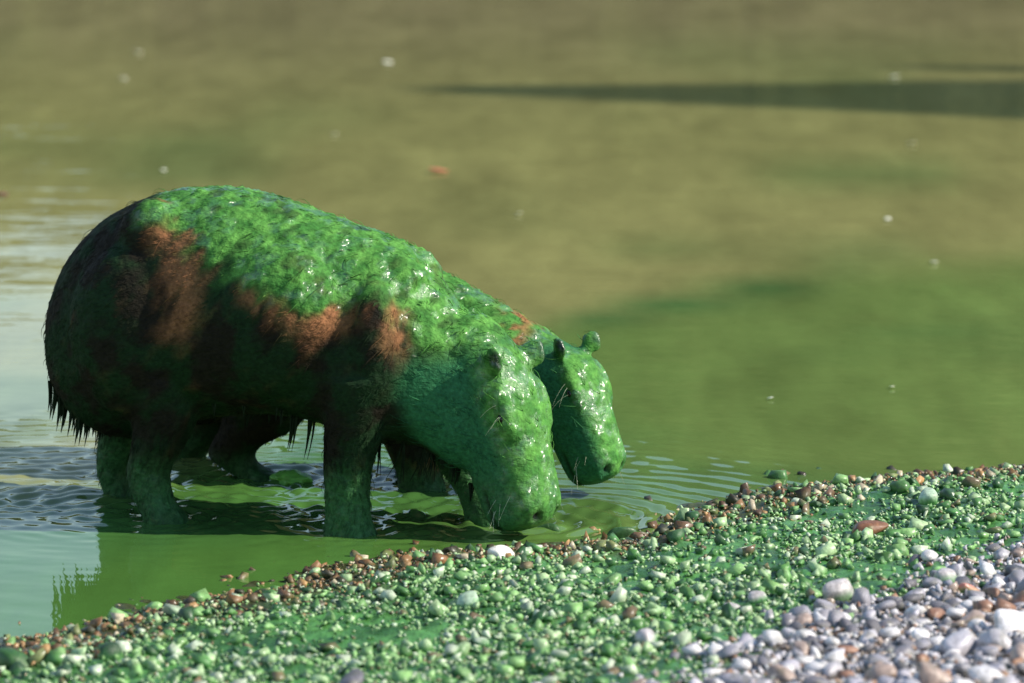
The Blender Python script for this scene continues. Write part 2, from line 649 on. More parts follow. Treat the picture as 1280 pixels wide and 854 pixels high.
def curve_tube(pts, r0, r1, sides=3):
    pts = np.asarray(pts, float)
    n = len(pts)
    tg = np.gradient(pts, axis=0)
    tg /= np.linalg.norm(tg, axis=1)[:, None] + 1e-9
    up = np.array((0.3, 0.9, 0.2))
    a = np.cross(tg, up)
    a /= np.linalg.norm(a, axis=1)[:, None] + 1e-9
    b = np.cross(tg, a)
    v = []
    for i in range(n):
        r = r0 + (r1 - r0) * i / (n - 1)
        for k in range(sides):
            th = 2 * math.pi * k / sides
            v.append(pts[i] + r * (math.cos(th) * a[i] + math.sin(th) * b[i]))
    f = []
    for i in range(n - 1):
        for k in range(sides):
            p, q = i * sides + k, i * sides + (k + 1) % sides
            f += [(p, q, q + sides), (p, q + sides, p + sides)]
    return np.array(v), np.array(f)


def merge(parts):
    vs, fs, o = [], [], 0
    for v, f in parts:
        vs.append(np.asarray(v))
        fs.append(np.asarray(f) + o)
        o += len(v)
    return np.vstack(vs), np.vstack(fs)


def remesh(parts, voxel, it):
    v, f = merge(parts)
    me = mesh_np('tmp', v, f)
    o = bpy.data.objects.new('tmp', me)
    COL.objects.link(o)
    m = o.modifiers.new('r', 'REMESH')
    m.mode = 'VOXEL'
    m.voxel_size = voxel
    s = o.modifiers.new('s', 'SMOOTH')
    s.iterations = it
    s.factor = 0.5
    dg = bpy.context.evaluated_depsgraph_get()
    dg.update()
    out = bpy.data.meshes.new_from_object(o.evaluated_get(dg))
    bpy.data.objects.remove(o)
    bpy.data.meshes.remove(me)
    return out


def verts_of(me):
    a = np.empty(len(me.vertices) * 3, dtype=np.float32)
    me.vertices.foreach_get('co', a)
    return a.reshape(-1, 3).astype(np.float64)


def normals_of(me):
    a = np.empty(len(me.vertices) * 3, dtype=np.float32)
    me.vertex_normals.foreach_get('vector', a)
    return a.reshape(-1, 3).astype(np.float64)


def zl(px, py):
    return loc(px, py)


def capybara(which):
    near = which == 0
    base = AX0 if near else AX1
    size = 1.0 if near else 0.80
    rings, rows = body_rings(BODY_PX if near else BODY_FAR_PX, base)
    parts = [loft(rings)]
    if near:
        masses = [  # px, py, lateral, rx px, ry m, rz px : haunch, hip, belly, shoulder, withers
            (166, 415, .116, 84, .084, 112), (195, 300, .09, 50, .055, 52), (345, 402, .122, 98, .078, 98), (470, 438, .098, 40, .062, 92), (495, 350, .035, 40, .05, 34)]
    else:
        masses = [(255, 430, .09, 66, .056, 85), (400, 400, .09, 76, .055, 80), (500, 420, .075, 40, .05, 80)]
    for (qx, qy, lat, rx, ry, rz) in masses:
        for sg in (-1, 1):
            x, z = loc(qx, qy, -lat, base)
            parts.append(ellipsoid(np.array((x, sg * lat, z)), np.array((rx / 690, ry, rz / 690))))
    if near:
        legs = [([(195, 470, 66, .075), (206, 520, 44, .060), (197, 560, 33, .048), (186, 590, 28, .040), (192, 622, 26, .038), (207, 648, 29, .042), (214, 672, 34, .044), (216, 696, 34, .042)], -.105),
                ([(170, 470, 60, .07), (162, 530, 40, .058), (150, 562, 29, .048), (143, 590, 22, .038), (152, 620, 22, .036), (165, 645, 26, .040), (172, 680, 32, .042)], .105),
                ([(452, 470, 50, .07), (444, 530, 40, .054), (437, 570, 33, .044), (434, 610, 29, .039), (435, 645, 29, .040), (438, 672, 36, .044), (441, 702, 36, .044)], -.100),
                ([(520, 480, 45, .065), (556, 550, 34, .05), (582, 592, 28, .044), (600, 625, 25, .04), (608, 652, 28, .042), (612, 682, 30, .042)], .100)]
    else:
        legs = [([(335, 490, 66, .07), (325, 530, 54, .06), (295, 556, 36, .048), (290, 572, 33, .042), (310, 588, 32, .038), (335, 603, 36, .04), (345, 620, 38, .042)], -.105),
                ([(290, 480, 60, .07), (265, 530, 48, .06), (235, 560, 34, .05), (228, 580, 30, .042), (240, 600, 32, .042), (246, 625, 34, .042)], .105),
                ([(500, 480, 52, .07), (510, 540, 42, .054), (520, 575, 34, .045), (526, 600, 32, .042), (530, 640, 36, .044)], -.100),
                ([(520, 480, 45, .065), (530, 550, 38, .052), (536, 580, 30, .044), (540, 610, 30, .042), (544, 640, 34, .044)], .100)]
    for rws, lat in legs:
        lat = lat * size
        parts.append(loft(leg_rings(rws, lat, size, base)))
        x, z = loc(rws[-1][0], rws[-1][1], lat, base)
        hind = rws is legs[0][0] or rws is legs[1][0]
        parts += foot_parts(x, min(z, -0.05), lat, 0.085 if hind else 0.065, 3 if hind else 4)
    if near:
        x, z = loc(612, 458)
        head = Head((x, -0.005, z), 72, 16, 0.96)
    else:
        x, z = loc(699, 444, 0, AX1)
        head = Head((x, -0.012, z), 64, 18, 0.81, 0, .052)
    parts += head_parts(head)
    me = remesh(parts, 0.0058, 9)
    V = verts_of(me)
    N = normals_of(me)
    # ---- fields in the animal's own frame
    xs_top = np.array([r[0] for r in rows])
    zs_top = np.array([r[1] for r in rows])
    o_ = np.argsort(xs_top)
    ztop = np.interp(V[:, 0], xs_top[o_], zs_top[o_])
    dep = ztop - V[:, 2]
    hu, hv, hw = head.inv(V)
    ishead = smooth(-.07, -.01, hu) * smooth(.20, .16, np.abs(hv)) * smooth(.17, .13, np.abs(hw))
    X = lambda px, py=400: loc(px if near else 150 + (px - 55) * .85, py, -.10 * size, base)[0]
    Z = lambda py, px=300: loc(px, py, 0, base)[1]
    n1 = fbm(V, 22, 3, 3)
    n2 = fbm(V, 60, 5, 2)
    n3 = fbm(np.stack([(V[:, 0] * .62 + V[:, 2] * .78) * .4, V[:, 1], V[:, 0] * .78 - V[:, 2] * .62], 1), 44, 15, 2)
    xb = np.array([X(q) for q in (150, 195, 240, 290, 330, 430, 455, 480, 520, 560)])
    lo_ = np.interp(V[:, 0], xb, np.array((.02, .03, .075, .13, .14, .125, .085, .06, .08, .13)) * size)  # how far down the flank the weed hangs
    back = smooth(.03, -.03, dep - lo_ + 0.09 * (n3 - .5) + .05 * (n1 - .5)) * smooth(X(165), X(195), V[:, 0] + .05 * (n1 - .5)) * (1 - ishead)
    neckf = smooth(X(500), X(560), V[:, 0])
    back = np.maximum(back, neckf * (1 - ishead) * smooth(.19, .10, dep + .06 * (n1 - .5)))
    face = ishead * (smooth(-.005, .045, hv + .03 * (n1 - .5)) if near else smooth(.02, .062, hv + .05 * (n1 - .5)))
    if not near:                                             # a rubbed brown patch on the far neck
        rub = np.exp(-((V[:, 0] - loc(652, 400, 0, base)[0]) / .038) ** 2) * smooth(.14, .05, dep) * smooth(.35, .6, n3 + .25 * (n1 - .5))
        back = back * (1 - .9 * rub)
    thick = np.clip(np.maximum(back, face), 0, 1)
    legm = smooth(Z(540), Z(590), V[:, 2])
    # clumps of weed standing proud of the hide, finer on the head
    lie = np.stack([(V[:, 0] * .62 + V[:, 2] * .78) * .38, V[:, 1] * .8, V[:, 0] * .78 - V[:, 2] * .62], 1)
    lump = (np.clip(fbm(lie, 74, 9, 3) - .40, 0, 1) * 2.2) * 0.0060
    fine = (fbm(lie, 210, 2, 2) - .5) * 0.0045
    D = thick * (lump * (1 - .8 * ishead) + fine * (1 - .6 * ishead)) + (1 - thick) * (n3 - .5) * 0.004
    D += -0.006 * np.exp(-((hu - .098) / .014) ** 2 - ((hv - .048) / .011) ** 2) * ishead * (np.abs(hw) > .05)
    nost = np.exp(-(((hu - .298) / .012) ** 2 + ((hv - .046) / .011) ** 2 + ((np.abs(hw) - .030) / .009) ** 2))
    D -= 0.014 * nost
    D -= 0.007 * np.exp(-((hu + .004) / .015) ** 2 - ((hv - .086) / .017) ** 2) * smooth(.066, .074, np.abs(hw))
    mouth = np.exp(-((hv + .036 + .02 * (hu - .25)) / .006) ** 2) * smooth(.20, .24, hu)
    D -= 0.006 * mouth * ishead
    V2 = V + N * D[:, None]
    me.vertices.foreach_set('co', V2.astype(np.float32).ravel())
    me.polygons.foreach_set('use_smooth', np.ones(len(me.polygons), dtype=bool))
    me.update()
    N = normals_of(me)
    # ---- colours
    bright = lin(0.044, 0.160, 0.030)
    bright2 = lin(0.095, 0.265, 0.050)
    teal = lin(0.030, 0.150, 0.060)
    wetbrown = lin(0.012, 0.010, 0.006)
    wetgreen = lin(0.009, 0.027, 0.009)
    rufous = lin(0.27, 0.118, 0.052)
    mixg = smooth(.38, .62, n1)[:, None]
    c = wetbrown * (1 - mixg) + wetgreen * mixg
    if near:
        br = np.zeros(len(V))
        for (qx, qy, rx, ry) in ((212, 285, 42, 48), (232, 350, 42, 82), (398, 380, 70, 50), (345, 360, 44, 34), (490, 405, 20, 58), (508, 332, 26, 26), (440, 345, 22, 22)):
            x, z = loc(qx, qy, -.15)
            br = np.maximum(br, 1.15 - np.hypot((V[:, 0] - x) / (rx / 690), (V[:, 2] - z) / (ry / 690)) * .9)
        streak = fbm(np.stack([V[:, 0] - .35 * V[:, 2], V[:, 1], V[:, 2] * .22], 1), 55, 71, 2)
        br = smooth(0.05, 1.0, br + .7 * (n3 - .5)) * (1 - back * .75) * smooth(.2, .55, streak + .25 * (n1 - .5))
    else:
        br = smooth(.5, .66, n1) * smooth(.08, .2, dep) * smooth(.4, .25, dep)
        br = np.maximum(br, rub)
    br = (br * (1 - ishead) * (1 - legm))[:, None]
    c = c * (1 - br) + rufous * br * (0.7 + .6 * n2[:, None])+ 0 * c
    t_ = (ishead * 0.9 * smooth(-.135, -.10, hv + .05 * (n1 - .5)))[:, None]
    c = c * (1 - t_) + teal * t_
    l_ = (legm * (0.5 + .5 * n1))[:, None]
    c = c * (1 - l_) + lin(0.034, 0.12, 0.036) * l_
    g = smooth(.32, .68, .5 * n2 + .5 * fbm(lie, 95, 19, 2))[:, None]
    th = np.clip(thick * 1.05, 0, 1)[:, None]
    keep = smooth(.60, .72, n3)[:, None] * .5 * (1 - ishead[:, None])  # hide showing between the clumps
    th = th * (1 - keep)
    c = c * (1 - th) + (bright * (1 - g) + bright2 * g) * th
    dk = np.clip(nost * 1.3 + mouth * ishead * .8, 0, 1)[:, None]
    c = c * (1 - dk) + lin(0.008, 0.016, 0.008) * dk
    earout = (smooth(.072, .082, hv) * smooth(.05, .06, np.abs(hw)) * ishead * smooth(.04, .02, np.abs(hu + .006)))[:, None] * .7
    c = c * (1 - earout) + lin(0.016, 0.06, 0.02) * earout
    earin = (np.exp(-(((hu + .006) / .021) ** 2 + ((hv - .080) / .021) ** 2) ** 2) * smooth(.064, .074, np.abs(hw)))[:, None] * .95  # shade inside the ear cup, painted into the colour
    c = c * (1 - earin) + lin(0.006, 0.018, 0.008) * earin
    set_col(me, c)
    wt = me.attributes.new('wet', 'FLOAT', 'POINT')
    wv = np.clip(thick * smooth(.52, .64, fbm(V, 55, 31, 2)) * 1.1 + .08 + .15 * legm, 0, 1)
    wv = np.maximum(wv, face * smooth(.47, .60, fbm(V, 30, 77, 2)))
    wt.data.foreach_set('value', wv.astype(np.float32))
    label = ('larger algae-green capybara with rust-brown flank patches, muzzle lowered to the water' if near
             else 'algae-green capybara half hidden behind the larger one, showing its whiskered face and both ears')
    root = link('capybara', me, M_HIDE, label=label, category='capybara', group='capybaras drinking at the shore')

    # ---- wet fur locks
    nl = 15000 if near else 9000
    area = np.empty(len(me.polygons), dtype=np.float32)
    me.polygons.foreach_get('area', area)
    cen = np.empty(len(me.polygons) * 3, dtype=np.float32)
    me.polygons.foreach_get('center', cen)
    cen = cen.reshape(-1, 3)
    lt = np.empty(len(me.polygons), dtype=np.int32)
    me.polygons.foreach_get('loop_start', lt)
    li = np.empty(len(me.loops), dtype=np.int32)
    me.loops.foreach_get('vertex_index', li)
    r2 = np.random.default_rng(11 + which)
    pick = r2.choice(len(area), nl, p=area / area.sum())
    vi = li[lt[pick]]
    P, NN, C = V2[vi].copy(), N[vi].copy(), c[vi].copy()
    keepm = (P[:, 2] > -0.01) & (nost[vi] < .2) & (r2.random(len(P)) > .25 + .50 * face[vi] + .50 * back[vi] + .3 * (ishead[vi] - face[vi]).clip(0, 1))
    hd = ishead[vi]
    flow = np.array((-1.0, 0, -0.55))[None] * (1 - hd[:, None]) + (-head.u[None] + .25 * head.v[None] * 0) * hd[:, None]
    low = smooth(Z(480), Z(540), P[:, 2])[:, None]
    flow = flow * (1 - low) + np.array((-.25, 0, -1.0)) * low
    flow = flow + (np.stack([vnoise(P, 14, 5), vnoise(P, 14, 25), vnoise(P, 14, 45)], 1) - .5) * 1.1
    flow -= (flow * NN).sum(1)[:, None] * NN
    flow /= np.linalg.norm(flow, axis=1)[:, None] + 1e-9
    P, NN, C, flow, hd, vi = P[keepm], NN[keepm], C[keepm], flow[keepm], hd[keepm], vi[keepm]
    B = 4
    L = (0.008 + .008 * r2.random(len(P))) * (1 - .45 * hd) * (1 + .5 * low[keepm][:, 0]) * (1 - .35 * thick[vi]) * (1 - .25 * hd)
    side = np.cross(NN, flow)
    P_ = np.repeat(P, B, 0)
    n_ = np.repeat(NN, B, 0)
    f_ = np.repeat(flow, B, 0)
    s_ = np.repeat(side, B, 0)
    L_ = np.repeat(L, B) * (.75 + .5 * r2.random(len(P_)))
    j1 = (r2.random(len(P_)) - .5) * .008
    j2 = (r2.random(len(P_)) - .5) * .008
    root_p = P_ + s_ * j1[:, None] + f_ * j2[:, None] - n_ * .0015
    lift = (.0 + .09 * r2.random(len(P_)))[:, None]
    tip = P_ + f_ * L_[:, None] + n_ * L_[:, None] * lift + s_ * (j1 * .25)[:, None]
    mid = root_p * .5 + tip * .5 + n_ * (L_ * .12)[:, None]
    wd = (.0005 + .0005 * r2.random(len(P_)))[:, None]
    vv = np.stack([root_p - s_ * wd, root_p + s_ * wd, mid - s_ * wd * .8, mid + s_ * wd * .8, tip], 1).reshape(-1, 3)
    k = np.arange(len(P_))[:, None] * 5
    ff = np.stack([k + np.array((0, 1, 3)), k + np.array((0, 3, 2)), k + np.array((2, 3, 4))], 1).reshape(-1, 3)
    cc = np.repeat(np.repeat(C, B, 0) * (.72 + .5 * r2.random(len(P_)))[:, None], 5, 0)
    fm = mesh_np('fur', vv, ff)
    set_col(fm, cc)
    link('fur', fm, M_FUR, root, kind='stuff')
    wa = fm.attributes.new('wet', 'FLOAT', 'POINT')
    wa.data.foreach_set('value', np.repeat(np.repeat(wv[vi], B), 5).astype(np.float32))

    # ---- long matted strands over neck, shoulder, flank and cheek
    cand = np.flatnonzero((V2[:, 2] > .05) & (hu < .2))
    wgt = .15 + .25 * face[cand] + 1.2 * np.exp(-((V2[cand, 0] - X(575)) / .07) ** 2) + .6 * (ishead[cand] - face[cand]).clip(0, 1) + .3 * back[cand]
    ci = r2.choice(cand, 1000 if near else 500, p=wgt / wgt.sum())
    strands = []
    scol = []
    for i_ in ci:
        p0, n0 = V2[i_], N[i_]
        fl = np.array((-.75, 0, -.75)) * (1 - ishead[i_]) + (-head.u * .8 + np.array((-.3, 0, -.3))) * ishead[i_] + r2.normal(size=3) * .22
        fl = fl - (fl @ n0) * n0
        fl /= np.linalg.norm(fl) + 1e-9
        ln = r2.uniform(.014, .036)
        pts = [p0 - n0 * .001 + fl * ln * t + n0 * ln * (.22 * math.sin(t * 2.6)) + np.array((0, 0, -.12)) * ln * t * t for t in np.linspace(0, 1, 5)]
        tv_, tf_ = curve_tube(pts, .0009, .0002)
        strands.append((tv_, tf_))
        scol.append(np.tile(c[i_] * r2.uniform(.7, 1.35), (len(tv_), 1)))
    sv_, sf_ = merge(strands)
    sm = mesh_np('matted_strands', sv_, sf_)
    set_col(sm, np.vstack(scol))
    link('matted_strands', sm, M_FUR, root, kind='stuff')

    # ---- hanging drips of long hair: rump, belly, chest
    hang = []
    spots = ([(62 + 68 * q, 492 + 48 * q, r2.uniform(.015, .06) ** 1.0, r2.uniform(-.09, .03)) for q in r2.random(26)]
             + [(362 + 42 * q, 520 + 12 * q, r2.uniform(.03, .075), r2.uniform(-.10, -.02)) for q in r2.random(7)]
             + [(470 + 85 * q, 545 + 8 * q, r2.uniform(.015, .09), r2.uniform(-.06, .04)) for q in r2.random(12)]
             + [(548 + 42 * q, 556 + 66 * q, r2.uniform(.01, .03), r2.uniform(-.05, 0)) for q in r2.random(12)]
             + [(250 + 110 * q, 512 + 6 * q, r2.uniform(.01, .03), r2.uniform(-.12, 0)) for q in r2.random(14)])
    for (qx, qy, ln, lat) in spots:
        if not near:
            qx, qy, ln = 150 + (qx - 55) * .82, qy - 28, ln * .8
        x, z = loc(qx, qy, lat, base)
        for b in range(4):
            jx, jy = r2.uniform(-.006, .006, 2)
            tx = -.18 if qx < 420 else r2.uniform(-.45, .05)
            pts = [(x + jx * (1 - t) + tx * ln * t * t, lat + jy * (1 - t), z + .025 - (ln + .025) * t * r2.uniform(.98, 1.0)) for t in np.linspace(0, 1, 5)]
            hang.append(curve_tube(np.array(pts), .0028, .0003))
    hv_, hf_ = merge(hang)
    hm = mesh_np('hanging_hair', hv_, hf_)
    set_col(hm, lin(0.012, 0.022, 0.010)[None] * np.ones((len(hv_), 1)))
    link('hanging_hair', hm, M_FUR, root, kind='stuff')

    # ---- eyes, whiskers, brow hairs, claws
    for sg in (-1, 1):
        v, f = ellipsoid((0, 0, 0), np.array((.009, .007, .006)) * head.s, np.stack([head.u, head.v, head.w], 1))
        e = link('eye', mesh_np('eye', v, f), M_EYE, root)
        e.location = head.P(.102, .048, sg * .0675)
    for sg in (-1, 1):
        for k in range(6):
            u0, v0 = r2.uniform(.22, .285), r2.uniform(-.03, .03)
            a = np.array(head.P(u0, v0, sg * .058))
            dr = sg * head.w * r2.uniform(.3, .6) - head.u * r2.uniform(-.9, -.1) + head.v * r2.uniform(-.6, .3)
            ln = r2.uniform(.035, .07) * head.s
            pts = [a + dr * ln * t + np.array((0, 0, -.3)) * ln * t * t for t in np.linspace(0, 1, 6)]
            v, f = curve_tube(pts, .0005, .00015)
            link('whisker', mesh_np('whisker', v, f), M_WHISKER, root)
        for k in range(3):
            a = np.array(head.P(r2.uniform(.07, .11), r2.uniform(.045, .06), sg * .076))
            dr = sg * head.w * .5 + head.u * r2.uniform(-.2, .5) - head.v * r2.uniform(.2, .9)
            ln = r2.uniform(.03, .055) * head.s
            pts = [a + dr * ln * t + np.array((0, 0, -.4)) * ln * t * t for t in np.linspace(0, 1, 6)]
            v, f = curve_tube(pts, .0005, .00015)
            link('brow_hair', mesh_np('brow_hair', v, f), M_WHISKER, root)
    root.location = base
    root.rotation_euler = (0, 0, -YAW)
    return root


capybara(0)
capybara(1)


# ------------------------------------------------------------------ stones and pebbles
def ico(sub):
    bm = bmesh.new()
    bmesh.ops.create_icosphere(bm, subdivisions=sub, radius=1.0)
    v = np.array([x.co[:] for x in bm.verts])
    f = np.array([[q.index for q in p.verts] for p in bm.faces])
    bm.free()
    return v, f


def stone_shape(seed, npts, level, flat=.7):
    """an angular pebble: the hull of scattered points, its edges worn by `level` rounds of subdivision"""
    r = np.random.default_rng(seed)
    d = r.normal(size=(npts, 3))
    d /= np.linalg.norm(d, axis=1)[:, None]
    d *= r.uniform(.8, 1.1, npts)[:, None]
    d *= np.array((1.0, r.uniform(.6, .95), flat * r.uniform(.75, 1.2)))
    bm = bmesh.new()
    for q in d:
        bm.verts.new(q)
    g = bmesh.ops.convex_hull(bm, input=bm.verts)
    bmesh.ops.delete(bm, geom=list({e for e in g['geom_interior'] + g['geom_unused'] if isinstance(e, bmesh.types.BMVert)}), context='VERTS')
    for k in range(level):
        bmesh.ops.subdivide_edges(bm, edges=bm.edges[:], cuts=1, use_grid_fill=True)
        bmesh.ops.triangulate(bm, faces=bm.faces[:])
        bmesh.ops.smooth_vert(bm, verts=bm.verts[:], factor=.5 if k else .62, use_axis_x=True, use_axis_y=True, use_axis_z=True)
    bmesh.ops.recalc_face_normals(bm, faces=bm.faces[:])
    bm.verts.index_update()
    v = np.array([q.co[:] for q in bm.verts])
    f = np.array([[q.index for q in p.verts] for p in bm.faces])
    bm.free()
    if level > 1:
        v = v * (1 + .10 * (fbm(v, 2.2, seed * 1.7, 2) - .5)[:, None])
    v -= (v.max(0) + v.min(0)) / 2
    v /= np.abs(v[:, 0]).max()
    return v, f


def stone_colors(zone, r):
    if zone == 'wet':
        c = 1.25 * [lin(.17, .085, .038), lin(.10, .055, .03), lin(.30, .17, .07), lin(.045, .035, .022), lin(.14, .16, .06), lin(.38, .32, .22)][r.choice(6, p=[.26, .2, .14, .15, .17, .08])]
        return c * r.uniform(.6, 1.3)
    if zone == 'green':
        c = [lin(.22, .40, .14), lin(.36, .50, .26), lin(.09, .21, .06), lin(.50, .57, .42), lin(.035, .085, .035), lin(.18, .13, .07)][r.choice(6, p=[.24, .24, .18, .13, .14, .07])]
        return c * r.uniform(.75, 1.2)
    c = [lin(.54, .51, .55), lin(.38, .36, .41), lin(.72, .69, .70), lin(.36, .27, .23), lin(.16, .15, .17), lin(.28, .15, .10)][r.choice(6, p=[.25, .21, .15, .14, .16, .09])]
    return c * r.uniform(.75, 1.15)


def coat_mix(v, base, zone, r):
    """per-vertex colour: algae gathers low on the stone, the top stays cleaner"""
    n = fbm(v, 1.6, r.uniform(0, 50), 2)
    if zone == 'green':
        k = smooth(.45, -.35, v[:, 2] + .6 * (n - .5))[:, None]
        return base * (1 - k) + lin(.06, .24, .05) * k
    if zone == 'clean':
        k = np.clip(smooth(.1, -.6, v[:, 2] + .6 * (n - .5)) * .7 + smooth(.55, .7, n) * .45, 0, 1)[:, None]
        return base * (1 - k) + lin(.13, .13, .075) * k
    k = smooth(.6, .75, n)[:, None] * .6
    return base * (1 - k) + lin(.07, .18, .05) * k


SHAPES1 = [stone_shape(s_, 9, 0, .75) for s_ in range(24)]
SHAPES2 = [stone_shape(40 + s_, 12, 1, .72) for s_ in range(24)]
SHAPES3 = [stone_shape(80 + s_, 17, 3, .70) for s_ in range(24)]


def rot3(r, tilt=.5):
    return np.array((Matrix.Rotation(r.uniform(0, 6.28), 3, 'Z') @ Matrix.Rotation(r.uniform(-tilt, tilt), 3, 'X') @ Matrix.Rotation(r.uniform(-tilt, tilt), 3, 'Y')))


# the stones one can point at: px, py, width px, zone, name, label, category
FEATURE = [
    (626, 689, 38, 'white', 'stone', 'clean white stone standing alone among brown pebbles at the muzzle'),
    (1048, 737, 50, 'half', 'stone', 'domed grey-green stone sitting in the smooth green slime'),
    (1143, 739, 38, 'clean', 'stone', 'rounded pale grey stone at the upper edge of the clean stones'),
    (1182, 716, 40, 'half', 'stone', 'pinkish stone with a peaked top rising out of green weed'),
    (808, 792, 46, 'half', 'stone', 'pink-topped stone lying alone in the green slime flat'),
    (440, 848, 52, 'clean', 'stone', 'pale brown-white stone among the green pebbles, apart from the clean stones'),
    (692, 848, 30, 'pink', 'pebble_stone', 'small salmon-pink stone among green pebbles'),
    (916, 754, 24, 'half', 'stone', 'small white-faced stone on the slime, one of two close together, the lower'),
    (946, 745, 24, 'half', 'stone', 'small white-faced stone on the slime, one of two close together, the upper'),
    (1210, 733, 36, 'pink', 'stone', 'flat stone with a pink top half sunk in green weed'),
    (1004, 778, 36, 'clean', 'stone', 'upright white stone at the corner of the clean stones'),
    (1086, 656, 44, 'wet', 'stone', 'flat rust-brown stone in the brown pebble band'),
    (776, 664, 42, 'moss', 'stone', 'low dark mossy stone breaking the water near the muzzle'),
    (684, 662, 38, 'moss', 'stone', 'green slimy stone in the water under the larger muzzle'),
    (14, 818, 54, 'moss', 'stone', 'bright green algae-covered lump at the end of the shore'),
    (1162, 624, 28, 'mint', 'stone', 'mint-white stone on the upper shore beside the far pebbles'),
    (584, 748, 30, 'mint', 'stone', 'pale mint upright stone amid the green pebbles'),
    (1268, 710, 44, 'dark', 'stone', 'dark slate stone at the weedy edge of the clean stones'),
]
CLEAN_PX = [(1000, 806, 52), (925, 840, 62), (1108, 774, 48), (1085, 790, 40), (1262, 772, 62), (1215, 768, 50), (1245, 795, 58), (1100, 832, 60), (1170, 838, 60),
            (1040, 828, 44), (1150, 790, 46), (1195, 805, 50), (1235, 835, 58), (980, 838, 48), (1060, 805, 36), (1130, 812, 44), (1275, 745, 46), (1240, 738, 40),
            (1190, 775, 34), (870, 848, 40), (1020, 846, 46), (1275, 815, 50), (960, 815, 30), (1068, 850, 50), (1138, 852, 48), (1205, 852, 52), (1262, 852, 50), (795, 850, 36), (1170, 762, 32), (1030, 795, 30)]


def px_stone(name, qx, qy, wpx, zone, seed, label, group=None, shape=None):
    r = np.random.default_rng(seed)
    z = 0.01
    for _ in range(4):
        g = ground(qx, qy, z)
        z = float(beach_z(np.array([g[0]]), np.array([g[1]]))[0]) + .25 * wpx / 700
    dist = g[1]
    rad = wpx / 2 / (F_PX / dist) * (.88 if label is None else 1.0)
    v, f = (SHAPES3[seed % len(SHAPES3)] if shape is None else shape)
    base = {'white': lin(.78, .74, .66), 'half': lin(.46, .42, .42), 'clean': stone_colors('clean', r), 'pink': lin(.50, .20, .15), 'wet': lin(.20, .09, .045),
            'moss': lin(.035, .10, .025), 'mint': lin(.42, .54, .38), 'dark': lin(.07, .07, .08)}[zone]
    if label is None:
        hue = 'pale lavender-grey' if base.min() > .45 else ('mid-grey' if base[2] > base[0] * .95 else ('tan-brown' if base[0] > .3 else 'dark grey'))
        if base.min() > .62:
            hue = 'almost white'
        label = 'bare ' + hue + ' stone in the heap of clean stones above the slime'
        group = hue + ' stones heaped above the slime'
    c = coat_mix(v, base, 'green' if zone in ('half', 'mint', 'pink') else ('clean' if zone == 'clean' else 'none'), r)
    if zone in ('white', 'dark'):
        c = np.tile(base, (len(v), 1))
    me = mesh_np(name, v * rad @ rot3(r, .25).T, f)
    set_col(me, c)
    o = link(name, me, M_STONE, label=label, category='stone', group=group)
    zz = float(beach_z(np.array([g[0]]), np.array([g[1]]))[0])
    o.location = (g[0], g[1], max(zz, -.01) + rad * .22)
    return (g[0], g[1], rad)


TAKEN = []
for i, (qx, qy, wpx, zone, nm, lab) in enumerate(FEATURE):
    TAKEN.append(px_stone('stone', qx, qy, wpx, zone, 200 + i, lab))
for i, (qx, qy, wpx) in enumerate(CLEAN_PX):
    TAKEN.append(px_stone('stone', qx, qy, wpx, 'clean', 300 + i, None))
TAKEN = np.array(TAKEN)


def scatter(n, lo, hi, power, seed):
    """random pebbles on the beach: x, y, radius, zone"""
    r = np.random.default_rng(seed)
    x = r.uniform(-1.15, 1.5, n)
    y = r.uniform(6.0, 9.2, n)
    s = shore_dist(x, y)
    p = np.stack([x, y, 0 * x], 1)
    nn = fbm(p, 7, 60, 2)
    rad = lo + (hi - lo) * r.random(n) ** power
    zn = np.where(clean_dist(x, y) + .55 * (nn - .5) + .10 * r.normal(size=n) > 0.03, 'clean', np.where(s + .12 * (nn - .5) + .045 * r.normal(size=n) < .18, 'wet', 'green'))
    keep = (s > .005 - .05 * r.random(n) ** 2 - .13 * (r.random(n) < .06)) & (s < 1.9)
    # green flats of bare slime between the pebbles
    bare = (zn == 'green') & (fbm(p * np.array((1, .6, 1)), 5, 90, 2) > .53) & (s > .25)
    zn = np.where((zn == 'wet') & (r.random(n) < .25), 'green', zn)
    keep &= ~(bare & (r.random(n) < .72))
    rad = np.where(zn == 'clean', rad * 1.35, np.where(zn == 'wet', rad * .95, rad))
    # off the frame: thin out
    vis = (np.abs(x) < .125 * y) & (y > 6.05)
    keep &= vis
    for (tx, ty, tr) in TAKEN:
        keep &= np.hypot(x - tx, y - ty) > tr * .8 + rad * .4
    return x[keep], y[keep], rad[keep], zn[keep]


# mid-size pebbles: the 300 that show largest are pieces of the beach, the rest one mass with the fine gravel
px_, py_, pr_, pz_ = scatter(36000, .0038, .0150, 4.6, 5)
order = np.argsort(-pr_ / py_)
cell, used = {}, []
for i in order:
    ok = True
    cx, cy = int(px_[i] / .05), int(py_[i] / .05)
    for a in (-1, 0, 1):
        for b in (-1, 0, 1):
            for j in cell.get((cx + a, cy + b), ()):
                if (px_[i] - px_[j]) ** 2 + (py_[i] - py_[j]) ** 2 < (.62 * (pr_[i] + pr_[j])) ** 2:
                    ok = False
                    break
    if ok:
        cell.setdefault((cx, cy), []).append(i)
        used.append(i)
used = np.array(used)
zz_ = beach_z(px_, py_)
rr = np.random.default_rng(77)
VARIANTS = {}
for zn in ('wet', 'green', 'clean'):
    VARIANTS[zn] = []
    for k in range(12):
        v, f = SHAPES2[(k * 5 + len(zn)) % 24]
        me = mesh_np('pebble', v, f, zn == 'clean')
        set_col(me, coat_mix(v, stone_colors(zn, rr), zn, rr))
        me.materials.append(M_STONE)
        VARIANTS[zn].append(me)
